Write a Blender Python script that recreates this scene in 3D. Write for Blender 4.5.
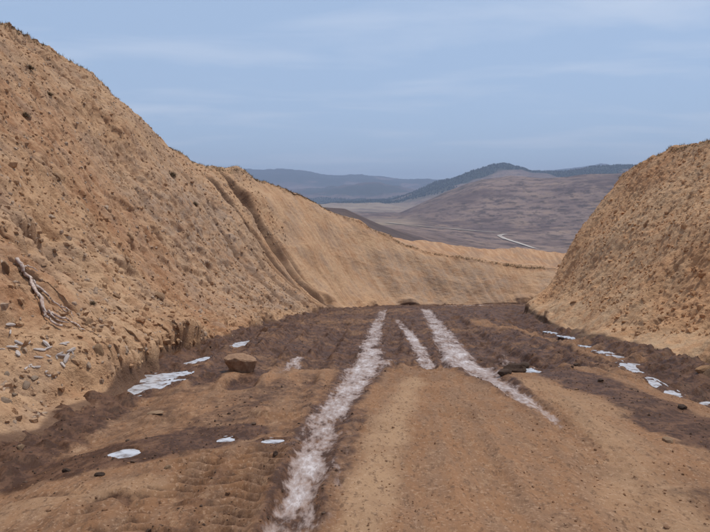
import bpy, bmesh, math, random
import numpy as np
from mathutils import Vector, Matrix, noise as mnoise

for o in list(bpy.data.objects):
    bpy.data.objects.remove(o, do_unlink=True)
scene = bpy.context.scene
COL = scene.collection
rng = np.random.default_rng(7)
random.seed(7)

# ------------------------------------------------------------------ camera
F, CX, CY, HZN = 690.0, 355.0, 266.0, 205.0          # photograph pixels
PITCH = math.atan((CY - HZN) / F)
cam_d = bpy.data.cameras.new('camera'); cam = bpy.data.objects.new('camera', cam_d); COL.objects.link(cam)
cam_d.sensor_width = 36.0; cam_d.lens = 36.0 * F / 710.0
cam_d.clip_start = 0.05; cam_d.clip_end = 40000
cam.location = (0, 0, 0); cam.rotation_euler = (math.pi / 2 - PITCH, 0, 0)
scene.camera = cam

# ------------------------------------------------------------------ sky and sun
SUN = Vector((0.27, 0.17, 0.80)).normalized()
EL = math.asin(SUN.z); AZ = math.atan2(SUN.x, SUN.y)
w = bpy.data.worlds.new('World'); scene.world = w; w.use_nodes = True
nt = w.node_tree; nt.nodes.clear()
wo = nt.nodes.new('ShaderNodeOutputWorld'); bg = nt.nodes.new('ShaderNodeBackground')
sky = nt.nodes.new('ShaderNodeTexSky'); sky.sky_type = 'NISHITA'; sky.sun_disc = False
sky.sun_elevation = EL; sky.sun_rotation = AZ; sky.altitude = 1200
sky.air_density = 1.0; sky.dust_density = 0.6; sky.ozone_density = 1.6
tc = nt.nodes.new('ShaderNodeTexCoord')
sep = nt.nodes.new('ShaderNodeSeparateXYZ'); nt.links.new(tc.outputs['Generated'], sep.inputs[0])
def wmath(op, a, b=None, clamp=False):
    n = nt.nodes.new('ShaderNodeMath'); n.operation = op; n.use_clamp = clamp
    for i, v in enumerate((a, b)):
        if v is None: continue
        if isinstance(v, (int, float)): n.inputs[i].default_value = v
        else: nt.links.new(v, n.inputs[i])
    return n.outputs[0]
zz = wmath('MAXIMUM', sep.outputs[2], 0.02)
zz = wmath('ADD', zz, 0.10)
u_ = wmath('DIVIDE', sep.outputs[0], zz); v_ = wmath('DIVIDE', sep.outputs[1], zz)
cmb = nt.nodes.new('ShaderNodeCombineXYZ'); nt.links.new(u_, cmb.inputs[0]); nt.links.new(v_, cmb.inputs[1])
mp = nt.nodes.new('ShaderNodeMapping'); mp.inputs['Scale'].default_value = (0.9, 1.9, 1); mp.inputs['Rotation'].default_value = (0, 0, 0.16)
mp.inputs['Location'].default_value = (11.7, 4.4, 0)
nt.links.new(cmb.outputs[0], mp.inputs[0])
cn = nt.nodes.new('ShaderNodeTexNoise'); cn.inputs['Scale'].default_value = 0.8; cn.inputs['Detail'].default_value = 5
cn.inputs['Roughness'].default_value = 0.55; cn.inputs['Distortion'].default_value = 0.35
nt.links.new(mp.outputs[0], cn.inputs['Vector'])
cr = nt.nodes.new('ShaderNodeValToRGB'); cr.color_ramp.elements[0].position = 0.50; cr.color_ramp.elements[1].position = 0.80
cr.color_ramp.elements[0].color = (0, 0, 0, 1); cr.color_ramp.elements[1].color = (1, 1, 1, 1)
nt.links.new(cn.outputs['Fac'], cr.inputs[0])
# an even thin veil, and brighter streaks of cirrus in it
def wmix(f, a, b):
    n = nt.nodes.new('ShaderNodeMix'); n.data_type = 'RGBA'
    for k, v in (('Factor', f), (6, a), (7, b)):
        if isinstance(v, bpy.types.NodeSocket): nt.links.new(v, n.inputs[k])
        else: n.inputs[k].default_value = v
    return n.outputs[2]
veil = wmix(0.72, sky.outputs[0], (3.30, 4.32, 5.85, 1))
streak = wmath('MULTIPLY', cr.outputs[0], 0.62)
nt.links.new(wmix(streak, veil, (5.6, 6.1, 7.0, 1)), bg.inputs[0]); bg.inputs[1].default_value = 0.117
nt.links.new(bg.outputs[0], wo.inputs[0])

sl = bpy.data.lights.new('sun', 'SUN'); sl.energy = 2.6; sl.angle = math.radians(5); sl.color = (1.0, 0.94, 0.86)
so = bpy.data.objects.new('sun', sl); COL.objects.link(so); so.rotation_euler = SUN.to_track_quat('Z', 'Y').to_euler()
so.location = SUN * 100

scene.render.engine = 'CYCLES'
vs = scene.view_settings; vs.view_transform = 'Standard'; vs.look = 'None'; vs.exposure = 0.29; vs.gamma = 1.0
vs.use_curve_mapping = False
scene.cycles.volume_bounces = 0
scene.cycles.max_bounces = 6

# ------------------------------------------------------------------ numpy helpers
def _h(ix, iy, iz, seed):
    n = (ix.astype(np.int64) * 374761393 + iy.astype(np.int64) * 668265263 + iz.astype(np.int64) * 2147483647 + seed * 974634777) & 0xFFFFFFFF
    n = ((n ^ (n >> 13)) * 1274126177) & 0xFFFFFFFF
    n = ((n ^ (n >> 16)) * 2246822519) & 0xFFFFFFFF
    return ((n ^ (n >> 15)) & 0xFFFFFF) / float(0xFFFFFF)

def vnoise(x, y, seed=0):
    x = np.asarray(x, float); y = np.asarray(y, float)
    ix = np.floor(x); iy = np.floor(y); fx = x - ix; fy = y - iy
    ux = fx * fx * fx * (fx * (fx * 6 - 15) + 10); uy = fy * fy * fy * (fy * (fy * 6 - 15) + 10)
    z = np.zeros_like(ix)
    a = _h(ix, iy, z, seed); b = _h(ix + 1, iy, z, seed); c = _h(ix, iy + 1, z, seed); d = _h(ix + 1, iy + 1, z, seed)
    return (a + (b - a) * ux + (c - a) * uy + (a - b - c + d) * ux * uy) * 2 - 1

def fbm(x, y, seed=0, octv=4, gain=0.5):
    s = 0; a = 1.0; t = 0
    for k in range(octv):
        c, sn = math.cos(0.6 * k), math.sin(0.6 * k)
        s = s + a * vnoise((x * c - y * sn) * 2 ** k, (x * sn + y * c) * 2 ** k, seed + 17 * k); t += a; a *= gain
    return s / t

def fbm_s(x, y, seed=0, octv=4, gain=0.5):      # no rotation between octaves: keeps a stretch direction
    s = 0; a = 1.0; t = 0
    for k in range(octv):
        s = s + a * vnoise(x * 2 ** k, y * 2 ** k, seed + 17 * k); t += a; a *= gain
    return s / t

def lumps(x, y, seed, density=0.5, sharp=1.0):      # scattered domes: broken clods
    ix = np.floor(x); iy = np.floor(y); out = np.zeros_like(x); z = np.zeros_like(x)
    for dx in (-1, 0, 1):
        for dy in (-1, 0, 1):
            cx = ix + dx; cy = iy + dy
            px = cx + _h(cx, cy, z, seed); py = cy + _h(cx, cy, z, seed + 1)
            r = 0.25 + 0.6 * _h(cx, cy, z, seed + 2); on = _h(cx, cy, z, seed + 3) < density
            d2 = ((x - px) ** 2 + (y - py) ** 2) / (r * r)
            out = np.maximum(out, np.where(on, r * np.clip(1 - d2, 0, 1) ** sharp, 0))
    return out

def cells(x, y, seed):      # broken blocks: a random height for each cell and the crack between cells
    ix = np.floor(x); iy = np.floor(y); z = np.zeros_like(x)
    f1 = np.full(x.shape, 9.0); f2 = np.full(x.shape, 9.0); val = np.zeros_like(x)
    for dx in (-1, 0, 1):
        for dy in (-1, 0, 1):
            cx = ix + dx; cy = iy + dy
            ox = x - cx - _h(cx, cy, z, seed); oy = y - cy - _h(cx, cy, z, seed + 1); d = ox * ox + oy * oy
            hv = _h(cx, cy, z, seed + 2) + 0.9 * ox * (_h(cx, cy, z, seed + 3) - 0.5) + 0.9 * oy * (_h(cx, cy, z, seed + 4) - 0.5)   # tilted block tops
            m = d < f1
            f2 = np.where(m, f1, np.minimum(f2, d)); val = np.where(m, hv, val); f1 = np.where(m, d, f1)
    return val, np.sqrt(f2) - np.sqrt(f1)

def sstep(a, b, x):
    t = np.clip((x - a) / (b - a), 0, 1); return t * t * (3 - 2 * t)

def seg_dist(x, y, pts):
    """distance to a polyline, arc length along it, index parameter"""
    best = np.full(x.shape, 1e9); al = np.zeros(x.shape); par = np.zeros(x.shape); acc = 0.0
    for i in range(len(pts) - 1):
        ax, ay = pts[i][0], pts[i][1]; bx, by = pts[i + 1][0], pts[i + 1][1]
        L = math.hypot(bx - ax, by - ay)
        t = np.clip(((x - ax) * (bx - ax) + (y - ay) * (by - ay)) / (L * L), 0, 1)
        d = np.hypot(x - ax - t * (bx - ax), y - ay - t * (by - ay))
        m = d < best
        best = np.where(m, d, best); al = np.where(m, acc + t * L, al); par = np.where(m, i + t, par); acc += L
    return best, al, par

def ray(px, py):
    a = (px - CX) / F; b = (CY - py) / F
    return np.array([a, math.cos(PITCH) + b * math.sin(PITCH), -math.sin(PITCH) + b * math.cos(PITCH)])

def at(px, py, Y):
    r = ray(px, py); return r / r[1] * Y

def project(P):
    x, y, z = P[..., 0], P[..., 1], P[..., 2]
    c, s = math.cos(PITCH), math.sin(PITCH)
    dep = y * c - z * s; up = y * s + z * c
    dep = np.where(dep < 0.05, 0.05, dep)
    return CX + F * x / dep, CY - F * up / dep, dep

def road_base(Y):
    Y = np.asarray(Y, float)
    return -1.9 / math.cos(PITCH) - math.tan(PITCH) * Y - 0.6 * sstep(12, 32, Y) - 0.5 * sstep(36, 54, Y)

def on_road(px, py):
    r = ray(px, py); lo, hi = 1.0, 90.0
    for _ in range(50):
        m = 0.5 * (lo + hi)
        if r[2] / r[1] * m > road_base(m): lo = m
        else: hi = m
    return (r[0] / r[1] * lo, lo)

def px_line(pts):
    return [on_road(p[0], p[1]) for p in pts]

# ------------------------------------------------------------------ object helpers
def set_attr(me, name, arr):
    a = me.attributes.new(name, 'FLOAT', 'POINT'); a.data.foreach_set('value', np.ascontiguousarray(arr, dtype=np.float32).ravel())

def mesh_from(name, V, Fq, n, smooth=True):
    me = bpy.data.meshes.new(name)
    V = np.ascontiguousarray(V, dtype=np.float32).reshape(-1, 3); Fq = np.ascontiguousarray(Fq, dtype=np.int32).reshape(-1, n)
    me.vertices.add(len(V)); me.vertices.foreach_set('co', V.ravel())
    me.loops.add(Fq.size); me.loops.foreach_set('vertex_index', Fq.ravel())
    me.polygons.add(len(Fq)); me.polygons.foreach_set('loop_start', np.arange(0, Fq.size, n, dtype=np.int32))
    me.update(calc_edges=True)
    me.polygons.foreach_set('use_smooth', np.full(len(Fq), smooth)); me.update()
    return me

def grid_mesh(name, P, attrs=None, flip=False):
    nr, nc = P.shape[:2]
    i = np.arange(nr * nc).reshape(nr, nc)
    q = np.stack([i[:-1, :-1], i[:-1, 1:], i[1:, 1:], i[1:, :-1]], -1).reshape(-1, 4)
    if flip: q = q[:, ::-1]
    me = mesh_from(name, P, q, 4)
    for k, v in (attrs or {}).items(): set_attr(me, k, v)
    return me

def link(name, me, mat=None, kind=None, label=None, cat=None, group=None, parent=None):
    o = bpy.data.objects.new(name, me); COL.objects.link(o)
    if mat and me and not me.materials: me.materials.append(mat)
    for k, v in (('kind', kind), ('label', label), ('category', cat), ('group', group)):
        if v: o[k] = v
    if parent: o.parent = parent
    return o

def grid_normals(P):
    du = np.gradient(P, axis=0); dv = np.gradient(P, axis=1)
    n = np.cross(dv, du); n /= np.linalg.norm(n, axis=-1, keepdims=True) + 1e-9
    n = np.where((n[..., 2:3] < 0), -n, n)
    return n

# ------------------------------------------------------------------ materials
class NT:
    def __init__(s, name):
        s.m = bpy.data.materials.new(name); s.m.use_nodes = True; s.t = s.m.node_tree; s.t.nodes.clear()
        s.out = s.t.nodes.new('ShaderNodeOutputMaterial'); s.b = s.t.nodes.new('ShaderNodeBsdfPrincipled')
        s.t.links.new(s.b.outputs[0], s.out.inputs[0])
        s.tc = s.t.nodes.new('ShaderNodeTexCoord')
        s.b.inputs['Specular IOR Level'].default_value = 0.25
    def set(s, k, v):
        if isinstance(v, bpy.types.NodeSocket): s.t.links.new(v, s.b.inputs[k])
        else: s.b.inputs[k].default_value = v
    def _in(s, sock, v):
        if isinstance(v, bpy.types.NodeSocket): s.t.links.new(v, sock)
        elif isinstance(v, tuple) and len(v) == 3: sock.default_value = (*v, 1)
        else: sock.default_value = v
    def attr(s, name):
        n = s.t.nodes.new('ShaderNodeAttribute'); n.attribute_name = name; return n.outputs['Fac']
    def noise(s, scale, detail=5, rough=0.55, stretch=None, dist=0.0, vec=None):
        n = s.t.nodes.new('ShaderNodeTexNoise'); n.inputs['Scale'].default_value = scale; n.inputs['Detail'].default_value = detail
        n.inputs['Roughness'].default_value = rough; n.inputs['Distortion'].default_value = dist
        v = vec or s.tc.outputs['Object']
        if stretch:
            mp = s.t.nodes.new('ShaderNodeMapping'); mp.inputs['Scale'].default_value = stretch; s.t.links.new(v, mp.inputs[0]); v = mp.outputs[0]
        s.t.links.new(v, n.inputs['Vector']); return n.outputs['Fac']
    def voro(s, scale, feature='F1', vec=None):
        n = s.t.nodes.new('ShaderNodeTexVoronoi'); n.inputs['Scale'].default_value = scale; n.feature = feature
        s.t.links.new(vec or s.tc.outputs['Object'], n.inputs['Vector']); return n.outputs['Distance']
    def vec2(s, a, b):
        n = s.t.nodes.new('ShaderNodeCombineXYZ'); s._in(n.inputs[0], a); s._in(n.inputs[1], b); return n.outputs[0]
    def ramp(s, f, a, b, va=0.0, vb=1.0):
        n = s.t.nodes.new('ShaderNodeMapRange'); n.interpolation_type = 'SMOOTHSTEP'
        s._in(n.inputs[0], f); n.inputs[1].default_value = a; n.inputs[2].default_value = b
        n.inputs[3].default_value = va; n.inputs[4].default_value = vb; return n.outputs[0]
    def mix(s, f, a, b, mode='MIX'):
        n = s.t.nodes.new('ShaderNodeMix'); n.data_type = 'RGBA'; n.blend_type = mode
        s._in(n.inputs['Factor'], f); s._in(n.inputs[6], a); s._in(n.inputs[7], b); return n.outputs[2]
    def math(s, op, a, b=0.0, clamp=False):
        n = s.t.nodes.new('ShaderNodeMath'); n.operation = op; n.use_clamp = clamp
        s._in(n.inputs[0], a); s._in(n.inputs[1], b); return n.outputs[0]
    def bump(s, h, dist, strength=1.0):
        n = s.t.nodes.new('ShaderNodeBump'); n.inputs['Distance'].default_value = dist; n.inputs['Strength'].default_value = strength
        s.t.links.new(h, n.inputs['Height']); s.t.links.new(n.outputs[0], s.b.inputs['Normal'])

def bank_material(name, tan, tan2, red, grey, moist_shade, dark=0.62):
    m = NT(name)
    st = m.vec2(m.attr('su_s'), m.attr('su_u'))            # metres along and up the slope
    big = m.noise(0.35, 3, 0.55); mid = m.noise(1.9, 5, 0.62); fine = m.noise(15, 4, 0.7)
    streak = m.noise(1.0, 4, 0.6, stretch=(4.0, 0.6, 1), vec=st)
    c = m.mix(m.ramp(big, 0.36, 0.64), tan, tan2)
    c = m.mix(m.math('MULTIPLY', m.ramp(mid, 0.46, 0.66), 0.55), c, red)
    c = m.mix(m.math('MULTIPLY', m.attr('red'), 0.75), c, red)
    c = m.mix(m.math('MULTIPLY', m.ramp(m.noise(0.6, 4, 0.6), 0.46, 0.64), 0.50), c, tuple(0.8 * v for v in grey))
    c = m.mix(m.math('MULTIPLY', m.ramp(streak, 0.45, 0.62), 0.50), c, tuple(min(1, 1.16 * v) for v in tan))
    c = m.mix(m.math('MULTIPLY', m.attr('grey'), m.ramp(mid, 0.35, 0.58, 0.95, 0.25)), c, grey)
    c = m.mix(m.math('MULTIPLY', m.ramp(fine, 0.52, 0.68), 0.45), c, tuple(0.5 * v for v in red))      # darker crumbs
    c = m.mix(m.math('MULTIPLY', m.ramp(fine, 0.48, 0.34), 0.30), c, tuple(min(1, 1.25 * v) for v in tan))
    clod = m.noise(1.0, 5, 0.66, stretch=(5.5, 2.6, 1), vec=st, dist=0.4)
    c = m.mix(m.math('MULTIPLY', m.ramp(clod, 0.52, 0.64), m.math('MULTIPLY', m.attr('rough'), dark)), c, tuple(0.62 * v for v in red))     # dark strokes: damp soil and shade of pits painted in
    c = m.mix(m.math('MULTIPLY', m.ramp(clod, 0.45, 0.34), m.math('MULTIPLY', m.attr('rough'), 0.40)), c, tuple(min(1, 1.15 * v) for v in tan))
    c = m.mix(m.math('MULTIPLY', m.attr('moist_shade'), m.ramp(mid, 0.25, 0.55, 0.7, 1.0)), c, moist_shade)
    m.set('Base Color', c); m.set('Roughness', 0.95)
    h = m.math('ADD', fine, m.math('MULTIPLY', m.noise(42, 3, 0.7), 0.35))
    h = m.math('SUBTRACT', h, m.math('MULTIPLY', clod, 0.8))
    m.bump(h, 0.045, 1.0)
    return m.m

M_LEFT = bank_material('cut_soil_tan', (0.485, 0.304, 0.174), (0.415, 0.238, 0.126), (0.350, 0.170, 0.082), (0.350, 0.246, 0.176), (0.150, 0.083, 0.050))
M_RIGHT = bank_material('cut_soil_brown', (0.55, 0.318, 0.164), (0.47, 0.254, 0.125), (0.40, 0.194, 0.090), (0.50, 0.340, 0.205), (0.140, 0.083, 0.050), 0.42)

def road_material():
    m = NT('road_mud')
    pale = m.attr('film'); moist_shade = m.attr('moist_shade'); dry = m.attr('dry')
    big = m.noise(0.5, 4); mid = m.noise(2.6, 5, 0.62); fine = m.noise(21, 4, 0.66, stretch=(1, 0.45, 0.6))
    m.set('Specular IOR Level', 0.12)
    lay = m.noise(2.0, 6, 0.65, stretch=(2.6, 0.5, 1))
    c = m.mix(m.ramp(big, 0.38, 0.62), (0.265, 0.141, 0.074), (0.212, 0.108, 0.055))
    c = m.mix(m.math('MULTIPLY', m.ramp(lay, 0.40, 0.62), 0.70), c, (0.215, 0.128, 0.078))
    c = m.mix(m.math('MULTIPLY', dry, m.ramp(mid, 0.30, 0.6, 0.55, 1.0)), c, (0.350, 0.218, 0.125))
    flake = m.noise(7, 6, 0.72, stretch=(1.3, 0.8, 1))
    c = m.mix(m.math('MULTIPLY', m.ramp(flake, 0.55, 0.66), 0.60), c, (0.335, 0.208, 0.122))             # pale dry crust
    c = m.mix(m.math('MULTIPLY', m.ramp(fine, 0.52, 0.66), 0.70), c, (0.120, 0.068, 0.041))
    c = m.mix(m.math('MULTIPLY', m.ramp(m.noise(30, 2, 0.6), 0.56, 0.68), 0.40), c, (0.46, 0.305, 0.20))
    wob = m.math('ADD', m.math('MULTIPLY', m.math('SUBTRACT', mid, 0.5), 1.5), m.math('MULTIPLY', m.math('SUBTRACT', flake, 0.5), -1.3))
    mo = m.math('MULTIPLY', m.ramp(m.math('ADD', moist_shade, wob), 0.08, 0.95), m.ramp(moist_shade, 0.0, 0.25))
    mo = m.math('MULTIPLY', mo, m.ramp(moist_shade, 0.2, 0.9, 0.72, 1.0))
    c = m.mix(mo, c, m.mix(m.ramp(m.math('ADD', fine, m.math('SUBTRACT', mid, flake)), 0.36, 0.66), (0.118, 0.058, 0.032), (0.060, 0.028, 0.015)))
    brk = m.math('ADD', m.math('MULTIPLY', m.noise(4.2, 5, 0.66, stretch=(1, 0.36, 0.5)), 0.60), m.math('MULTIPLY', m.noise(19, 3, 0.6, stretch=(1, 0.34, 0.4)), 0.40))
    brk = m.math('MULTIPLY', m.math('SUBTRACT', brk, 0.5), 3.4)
    f0 = m.ramp(m.math('ADD', pale, m.math('MULTIPLY', brk, 0.9)), 0.22, 0.62)                              # pinkish wet silt with sky sheen painted in
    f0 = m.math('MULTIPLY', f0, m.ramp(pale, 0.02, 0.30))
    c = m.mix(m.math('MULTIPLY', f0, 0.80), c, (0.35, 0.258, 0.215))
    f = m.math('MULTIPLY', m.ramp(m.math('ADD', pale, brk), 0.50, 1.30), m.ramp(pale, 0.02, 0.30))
    c = m.mix(m.math('MULTIPLY', f, 0.90), c, (0.62, 0.56, 0.54))            # white film: sky sheen on the wet ruts, painted in
    m.set('Base Color', c)
    r = m.math('SUBTRACT', 0.95, m.math('MULTIPLY', mo, 0.40)); r = m.math('SUBTRACT', r, m.math('MULTIPLY', f0, 0.22))
    m.set('Roughness', m.math('MAXIMUM', r, 0.45))
    h = m.math('ADD', m.noise(9, 5, 0.7), m.math('MULTIPLY', fine, 0.8))
    h = m.math('MULTIPLY', h, m.ramp(f, 0, 1, 1.0, 0.45))
    m.bump(h, 0.016, 1.0)
    return m.m
M_ROAD = road_material()

def simple(name, a, b, scale=8, rough=0.9, bump=0.02, spec=0.25):
    m = NT(name); n = m.noise(scale, 6, 0.65)
    c = m.mix(m.ramp(n, 0.35, 0.65), a, b); m.set('Base Color', c); m.set('Roughness', rough); m.set('Specular IOR Level', spec)
    if bump: m.bump(m.noise(scale * 3, 6, 0.7), bump)
    return m.m

M_STONE = simple('tan_stone', (0.42, 0.275, 0.168), (0.33, 0.205, 0.12), 9, 0.9, 0.015)
M_DARKSTONE = simple('brown_stone', (0.20, 0.125, 0.078), (0.13, 0.08, 0.05), 9, 0.9, 0.02)
M_GREYSTONE = simple('grey_stone', (0.46, 0.34, 0.245), (0.34, 0.235, 0.16), 9, 0.9, 0.02)
M_PALE = simple('bleached_stone', (0.80, 0.74, 0.69), (0.50, 0.38, 0.31), 14, 0.8, 0.01)
M_ROOT = simple('bleached_root', (0.60, 0.50, 0.43), (0.30, 0.19, 0.145), 16, 0.85, 0.006)
M_CLOD = simple('dark_mud', (0.12, 0.072, 0.046), (0.075, 0.045, 0.03), 12, 0.8, 0.02)
M_SHRUB = simple('dry_shrub', (0.19, 0.125, 0.068), (0.11, 0.075, 0.042), 20, 0.9, 0)
M_GRASS = simple('dry_grass', (0.27, 0.19, 0.095), (0.16, 0.115, 0.06), 3, 0.9, 0)

# ------------------------------------------------------------------ embankment stations
LEFT = [  # base (x, y)     crest (x, y, z)           outer distance
    ((-3.95, -14.0), (-15.6, -14.0, 10.0)),
    ((-3.95, 0.0), (-15.6, 0.0, 9.4)),
    ((-3.85, 8.0), (-15.5, 8.5, 9.2)),
    ((-3.85, 16.0), (-15.5, 17.0, 8.7)),
    ((-3.9, 23.0), (-15.4, 24.5, 8.3)),
    ((-3.9, 27.0), tuple(at(-35, -4, 27.5))),
    ((-3.8, 29.5), tuple(at(0, 15, 30.5))),
    ((-3.5, 32.0), tuple(at(58, 50, 33.8))),
    ((-3.0, 34.5), tuple(at(108, 95, 37.2))),
    ((-2.4, 37.0), tuple(at(157, 134, 40.2))),
    ((-1.8, 39.5), tuple(at(200, 165, 43.0))),
    ((-1.0, 42.5), tuple(at(230, 172, 46.0))),
    ((0.0, 46.0), tuple(at(266, 179, 50.0))),
    ((1.4, 49.5), tuple(at(300, 192, 54.0))),
    ((3.4, 52.0), tuple(at(345, 219, 57.0))),
    ((6.0, 53.2), tuple(at(392, 240, 58.0))),
    ((9.5, 53.8), tuple(at(440, 256, 57.8))),
    ((13.0, 54.0), tuple(at(500, 264, 57.8))),
    ((18.0, 54.0), tuple(at(565, 268, 57.8))),
    ((30.0, 52.5), (30.0, 56.4, -5.4)),
    ((46.0, 49.0), (47.0, 53.0, -5.6)),
]
RIGHT = [
    ((6.7, -14.0), (14.6, -14.0, 5.2)),
    ((6.7, 0.0), (14.7, 0.0, 4.6)),
    ((6.6, 9.0), (14.7, 9.5, 4.1)),
    ((6.8, 15.0), (14.8, 16.0, 3.7)),
    ((7.3, 21.0), (15.1, 22.5, 3.3)),
    ((8.2, 29.0), tuple(at(710, 141, 30.0))),
    ((8.8, 34.0), tuple(at(672, 151, 35.0))),
    ((9.5, 38.5), tuple(at(640, 165, 39.0))),
    ((10.7, 41.6), tuple(at(622, 178, 41.5))),
    ((12.8, 44.0), (17.2, 42.8, 1.3)),
    ((16.2, 45.4), (19.2, 43.0, 1.0)),
    ((22.0, 45.8), (23.2, 42.4, 0.6)),
    ((34.0, 43.4), (33.8, 39.6, 0.0)),
    ((46.0, 40.4), (45.0, 36.6, -0.6)),
]

def smooth1(a, k):
    ker = np.hanning(2 * k + 3)[1:-1]; ker /= ker.sum()
    p = np.pad(a, ((k, k), (0, 0)), mode='reflect', reflect_type='odd')
    return np.stack([np.convolve(p[:, j], ker, 'valid') for j in range(a.shape[1])], 1)

def stations(tab, spacing):
    B = np.array([[b[0], b[1]] for b, c in tab]); C = np.array([c for b, c in tab], float)
    par = np.concatenate([[0], np.cumsum(0.5 * (np.linalg.norm(np.diff(B, axis=0), axis=1) + np.linalg.norm(np.diff(C[:, :2], axis=0), axis=1)))])
    sf = np.arange(0, par[-1], 0.05)
    Bs = np.stack([np.interp(sf, par, B[:, k]) for k in range(2)], 1); Cs = np.stack([np.interp(sf, par, C[:, k]) for k in range(3)], 1)
    Bs = smooth1(Bs, 24); Cs = smooth1(Cs, 24)
    # resample with spacing that grows away from the camera
    s = [0.0]
    while s[-1] < sf[-1]:
        i = min(int(s[-1] / 0.05), len(Bs) - 1); s.append(s[-1] + spacing(Bs[i]))
    s = np.array(s)
    return s, np.stack([np.interp(s, sf, Bs[:, k]) for k in range(2)], 1), np.stack([np.interp(s, sf, Cs[:, k]) for k in range(3)], 1), (par, sf, Bs)

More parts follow.
